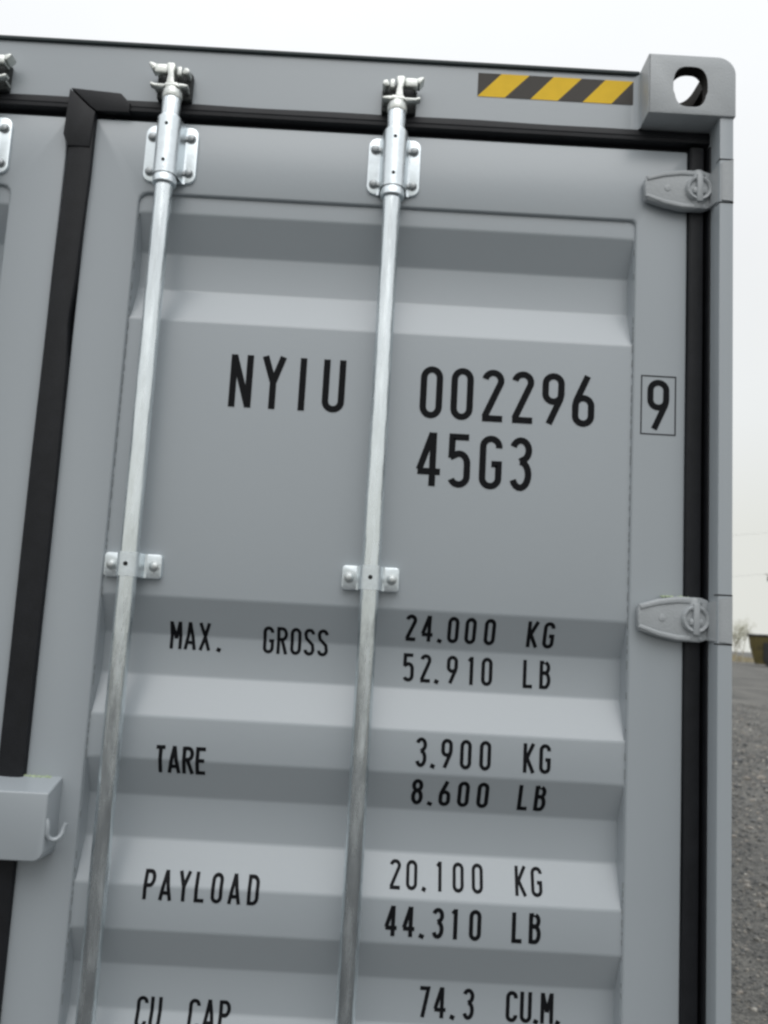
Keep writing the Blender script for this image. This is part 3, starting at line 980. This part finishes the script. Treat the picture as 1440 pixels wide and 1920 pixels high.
def crumbs(parent, x0, x1, y0, y1, z, n, s0):
    bm = bmesh.new()
    for i in range(n):
        c = (random.uniform(x0, x1), random.uniform(y0, y1), z+random.uniform(-.0005, .001))
        b = bmesh.new(); bmesh.ops.create_icosphere(b, subdivisions=1, radius=s0*random.uniform(.5, 1.5))
        for v in b.verts:
            v.co = Vector((v.co.x*random.uniform(.7, 1.6), v.co.y*random.uniform(.7, 1.3), v.co.z*random.uniform(.6, 1.2)))+Vector(c)
        merge(bm, b)
    o = finish('lichen', bm, M['moss'], parent, smooth=0)
    o['kind'] = 'stuff'
crumbs(lock, -1.215, -1.150, -0.006, -0.002, 1.5275, 70, 0.0018)
crumbs(hm, -0.115, -0.060, -0.014, -0.003, 1.8935, 40, 0.0020)

# ---- rest of the container body
def side_wall(sx):
    bm = bmesh.new()
    n = 43
    L0, L1 = 0.12, LEN-0.30
    per = (L1-L0)/n
    prof = []
    for i in range(n):
        y = L0+per*i
        prof += [(0.010, y), (0.010, y+per*.26), (0.046, y+per*.50), (0.046, y+per*.76)]
    prof.append((0.010, L1))
    pts = [((-p[0]) if sx > 0 else (-WID+p[0]), p[1]) for p in prof]
    extrude_profile_z(bm, pts, 0.16, 2.815)
    bmesh.ops.recalc_face_normals(bm, faces=bm.faces[:])
    finish('side_wall', bm, M['paint'], cont, smooth=0)
    u0, u1 = (-0.055, -0.004) if sx > 0 else (-WID+0.004, -WID+0.055)
    bm = bmesh.new(); box(bm, u0, u1, 0.1185, LEN-0.24, 2.815, 2.875, 0.004)
    finish('top_rail', bm, M['paint'], cont)
    bm = bmesh.new(); box(bm, u0, u1, 0.1185, LEN-0.24, 0.03, 0.16, 0.004)
    finish('bottom_rail', bm, M['paint'], cont)
side_wall(1); side_wall(-1)
bm = bmesh.new()
prof = []
n = 58
for i in range(n):
    y = 0.07+(LEN-0.33)*i/n; pr = (LEN-0.33)/n
    prof += [(y, 2.876), (y+pr*.35, 2.876), (y+pr*.5, 2.858), (y+pr*.85, 2.858)]
extrude_profile_x(bm, prof, -WID+0.05, -0.05)
finish('roof', bm, M['paint'], cont, smooth=0)
bm = bmesh.new(); box(bm, -WID+0.05, -0.05, 0.07, LEN-0.30, 0.12, 0.15)
finish('floor', bm, M['dark'], cont, smooth=0)
bm = bmesh.new(); box(bm, -WID+0.03, -0.03, LEN-0.28, LEN-0.22, 0.12, 2.86)
finish('end_wall', bm, M['paint'], cont, smooth=0)
bm = bmesh.new(); box(bm, -WID+0.163, -0.163, -0.055, 0.06, 0.004, 0.155, 0.004)
finish('door_sill', bm, M['paint'], cont)

# ------------------------------------------------------------------ distance: skip, tree, grass, pole and wires
CAM = Vector((-0.6109, -1.5686, 0))
def at(dx, dy, dist):
    return CAM+Vector((dx, dy, 0))*dist
# steel skip
skip = bpy.data.objects.new('skip', None); COL.objects.link(skip)
tag(skip, 'rusty olive and black steel skip standing far off at the edge of the gravel yard', 'skip')
D = 128.0
p0 = at(0.3868, 0.9222, D)      # its left end
dirv = Vector((0.9222, -0.3868, 0)).normalized()
skip.location = p0
skip.rotation_euler = (0, 0, math.atan2(dirv.y, dirv.x))
M['skip'] = mat('rusty olive paint', (0.135, 0.105, 0.020), 0.7, var=0.95, vscale=0.7, tint=(0.003, 0.003, 0.002))
M['skip2'] = mat('black steel', (0.012, 0.012, 0.012), 0.6, var=0.3, vscale=2)
bm = bmesh.new()
h0, h1 = 0.25, 4.15
prism(bm, [(0.85, h0), (9.0, h0), (9.6, h1), (0.0, h1), (0.25, 2.4)], 0, 5)
finish('skip_body', bm, M['skip'], skip, smooth=0)
bm = bmesh.new(); box(bm, -0.12, 9.7, -0.12, 0.0, h1-0.28, h1+0.02, 0.03)
finish('rim', bm, M['skip2'], skip, smooth=0)
for i, x in enumerate((1.0, 2.9, 4.7, 6.5, 8.2)):
    bm = bmesh.new(); box(bm, x-0.13, x+0.13, -0.16, -0.0, h0+0.1, h1-0.3, 0.02)
    finish('rib', bm, M['skip2'] if i != 0 else M['skip'], skip, smooth=0)
bm = bmesh.new(); box(bm, 2.2, 9.5, -0.3, 4, 0.0, 1.3, 0.05)
finish('undercarriage', bm, M['skip2'], skip, smooth=0)
bm = bmesh.new(); box(bm, 1.9, 9.0, -0.2, -0.003, 0.5, 3.1, 0.05)
finish('side_plate', bm, M['skip2'], skip, smooth=0)

# pale bare tree
tree = bpy.data.objects.new('tree', None); COL.objects.link(tree)
tag(tree, 'pale straw coloured thin tree rising left of the dark skip', 'tree')
tree.location = at(0.3795, 0.9252, 150)
M['bark'] = mat('pale bark', (0.42, 0.39, 0.31), 0.8, var=0.2, vscale=3)
M['leaf'] = mat('pale leaves', (0.60, 0.58, 0.46), 0.8, var=0.25, vscale=2, tint=(0.44, 0.46, 0.36))
bt = bmesh.new(); bl = bmesh.new(); tips = []
def branch(p, d, L, r, lev):
    pts = [p]; q_ = p.copy(); dd = d.copy()
    for i in range(4):
        dd = (dd+Vector((random.uniform(-.2, .2), random.uniform(-.2, .2), random.uniform(-.02, .14)))).normalized()
        q_ = q_+dd*L/4; pts.append(q_.copy())
    tube(bt, pts, [r*(1-.16*i) for i in range(5)], n=5, cap=False)
    if lev == 0:
        tips.extend(pts[1:]); return
    for k in range(4 if lev > 1 else 4):
        a_ = pts[random.choice((1, 2, 3, 4))]
        nd = (dd+Vector((random.uniform(-.9, .9), random.uniform(-.9, .9), random.uniform(-.1, .6)))).normalized()
        branch(a_, nd, L*random.uniform(.5, .72), r*.45, lev-1)
for k in range(3):
    branch(Vector((random.uniform(-.4, .4), random.uniform(-.4, .4), -0.1)), Vector((random.uniform(-.25, .15), 0, 1)).normalized(), 3.6, 0.10, 3)
for t_ in tips:
    for k in range(3):
        c = t_+Vector((random.gauss(0, .22), random.gauss(0, .22), random.gauss(0, .25)))
        if random.random() < .25: continue
        s_ = random.uniform(.05, .13)
        u = Vector((random.uniform(-1, 1), random.uniform(-1, 1), random.uniform(-1, 1))).normalized()*s_
        v = u.cross(Vector((random.uniform(-1, 1), random.uniform(-1, 1), 1))).normalized()*s_*.6
        bl.faces.new([bl.verts.new(c+u), bl.verts.new(c+v), bl.verts.new(c-u), bl.verts.new(c-v)])
finish('trunk', bt, M['bark'], tree, smooth=60)
o = finish('crown', bl, M['leaf'], tree, smooth=0)

# dry grass along the far edge of the yard
bm = bmesh.new()
for i in range(9000):
    t_ = random.uniform(-1, 1)
    dist = random.uniform(165, 185)
    az = R(23)+t_*R(16)
    b_ = CAM+Vector((math.sin(az), math.cos(az), 0))*dist
    h = random.uniform(.6, 1.9)*(0.75+0.25*math.sin(az*90))
    wd = random.uniform(.05, .16)
    lean = Vector((random.uniform(-.4, .4), random.uniform(-.3, .3), h))
    bm.faces.new([bm.verts.new(b_+Vector((-wd, 0, 0))), bm.verts.new(b_+Vector((wd, 0, 0))), bm.verts.new(b_+lean)])
o = finish('dry_grass', bm, mat('dry grass', (0.40, 0.33, 0.21), 0.9, var=0.3, vscale=0.3, tint=(0.30, 0.28, 0.20)), smooth=0)
tag(o, 'strip of pale dry grass along the far edge of the gravel yard', 'grass', kind='stuff')

# utility pole at the right edge with faint wires
M['pole'] = mat('weathered pole', (0.33, 0.33, 0.30), 0.8)
M['wire'] = mat('wire', (0.42, 0.43, 0.42), 0.6)
pole = bpy.data.objects.new('utility_pole', None); COL.objects.link(pole)
tag(pole, 'slender grey utility pole far off behind the skip', 'utility pole')
PD = 190.0
pole.location = at(0.4070, 0.9134, PD)
zt = 1.8057+0.135*PD
bm = bmesh.new(); lathe(bm, [(0.17, 0), (0.10, zt-0.2)], n=12)
finish('pole', bm, M['pole'], pole, smooth=60)
bm = bmesh.new(); box(bm, -1.2, 1.2, -0.07, 0.07, 1.8057+0.0798*PD, 1.8057+0.0806*PD+0.05)
finish('crossarm', bm, M['pole'], pole, smooth=0)
bm = bmesh.new(); lathe(bm, [(0.12, -0.5), (0.24, -0.4), (0.20, 0.2), (0.26, 0.25), (0.2, 0.5), (0.08, 0.6)], (-0.55, -0.05, 1.8057+0.0757*PD), n=10)
finish('insulator', bm, mat('brown insulator', (0.16, 0.15, 0.13), 0.5), pole, smooth=40)
for zk, r_, lab in ((0.1246, 0.022, 'upper of two faint overhead wires beside the container'), (0.0812, 0.022, 'lower of two faint overhead wires beside the container')):
    b0 = at(0.4070, 0.9134, PD); zz = 1.8057+zk*PD
    bm = bmesh.new()
    for sgn in (-1, 1):
        pts = []
        for i in range(17):
            u = i/16
            sag = -1.6*4*u*(1-u)
            pts.append(Vector((sgn*60*u*0.9134, -sgn*60*u*0.407, sag)))
        tube(bm, pts, r_, n=5)
    o = finish('overhead_wire', bm, M['wire'], None, smooth=60, loc=(b0.x, b0.y, zz))
    tag(o, lab, 'overhead wire')
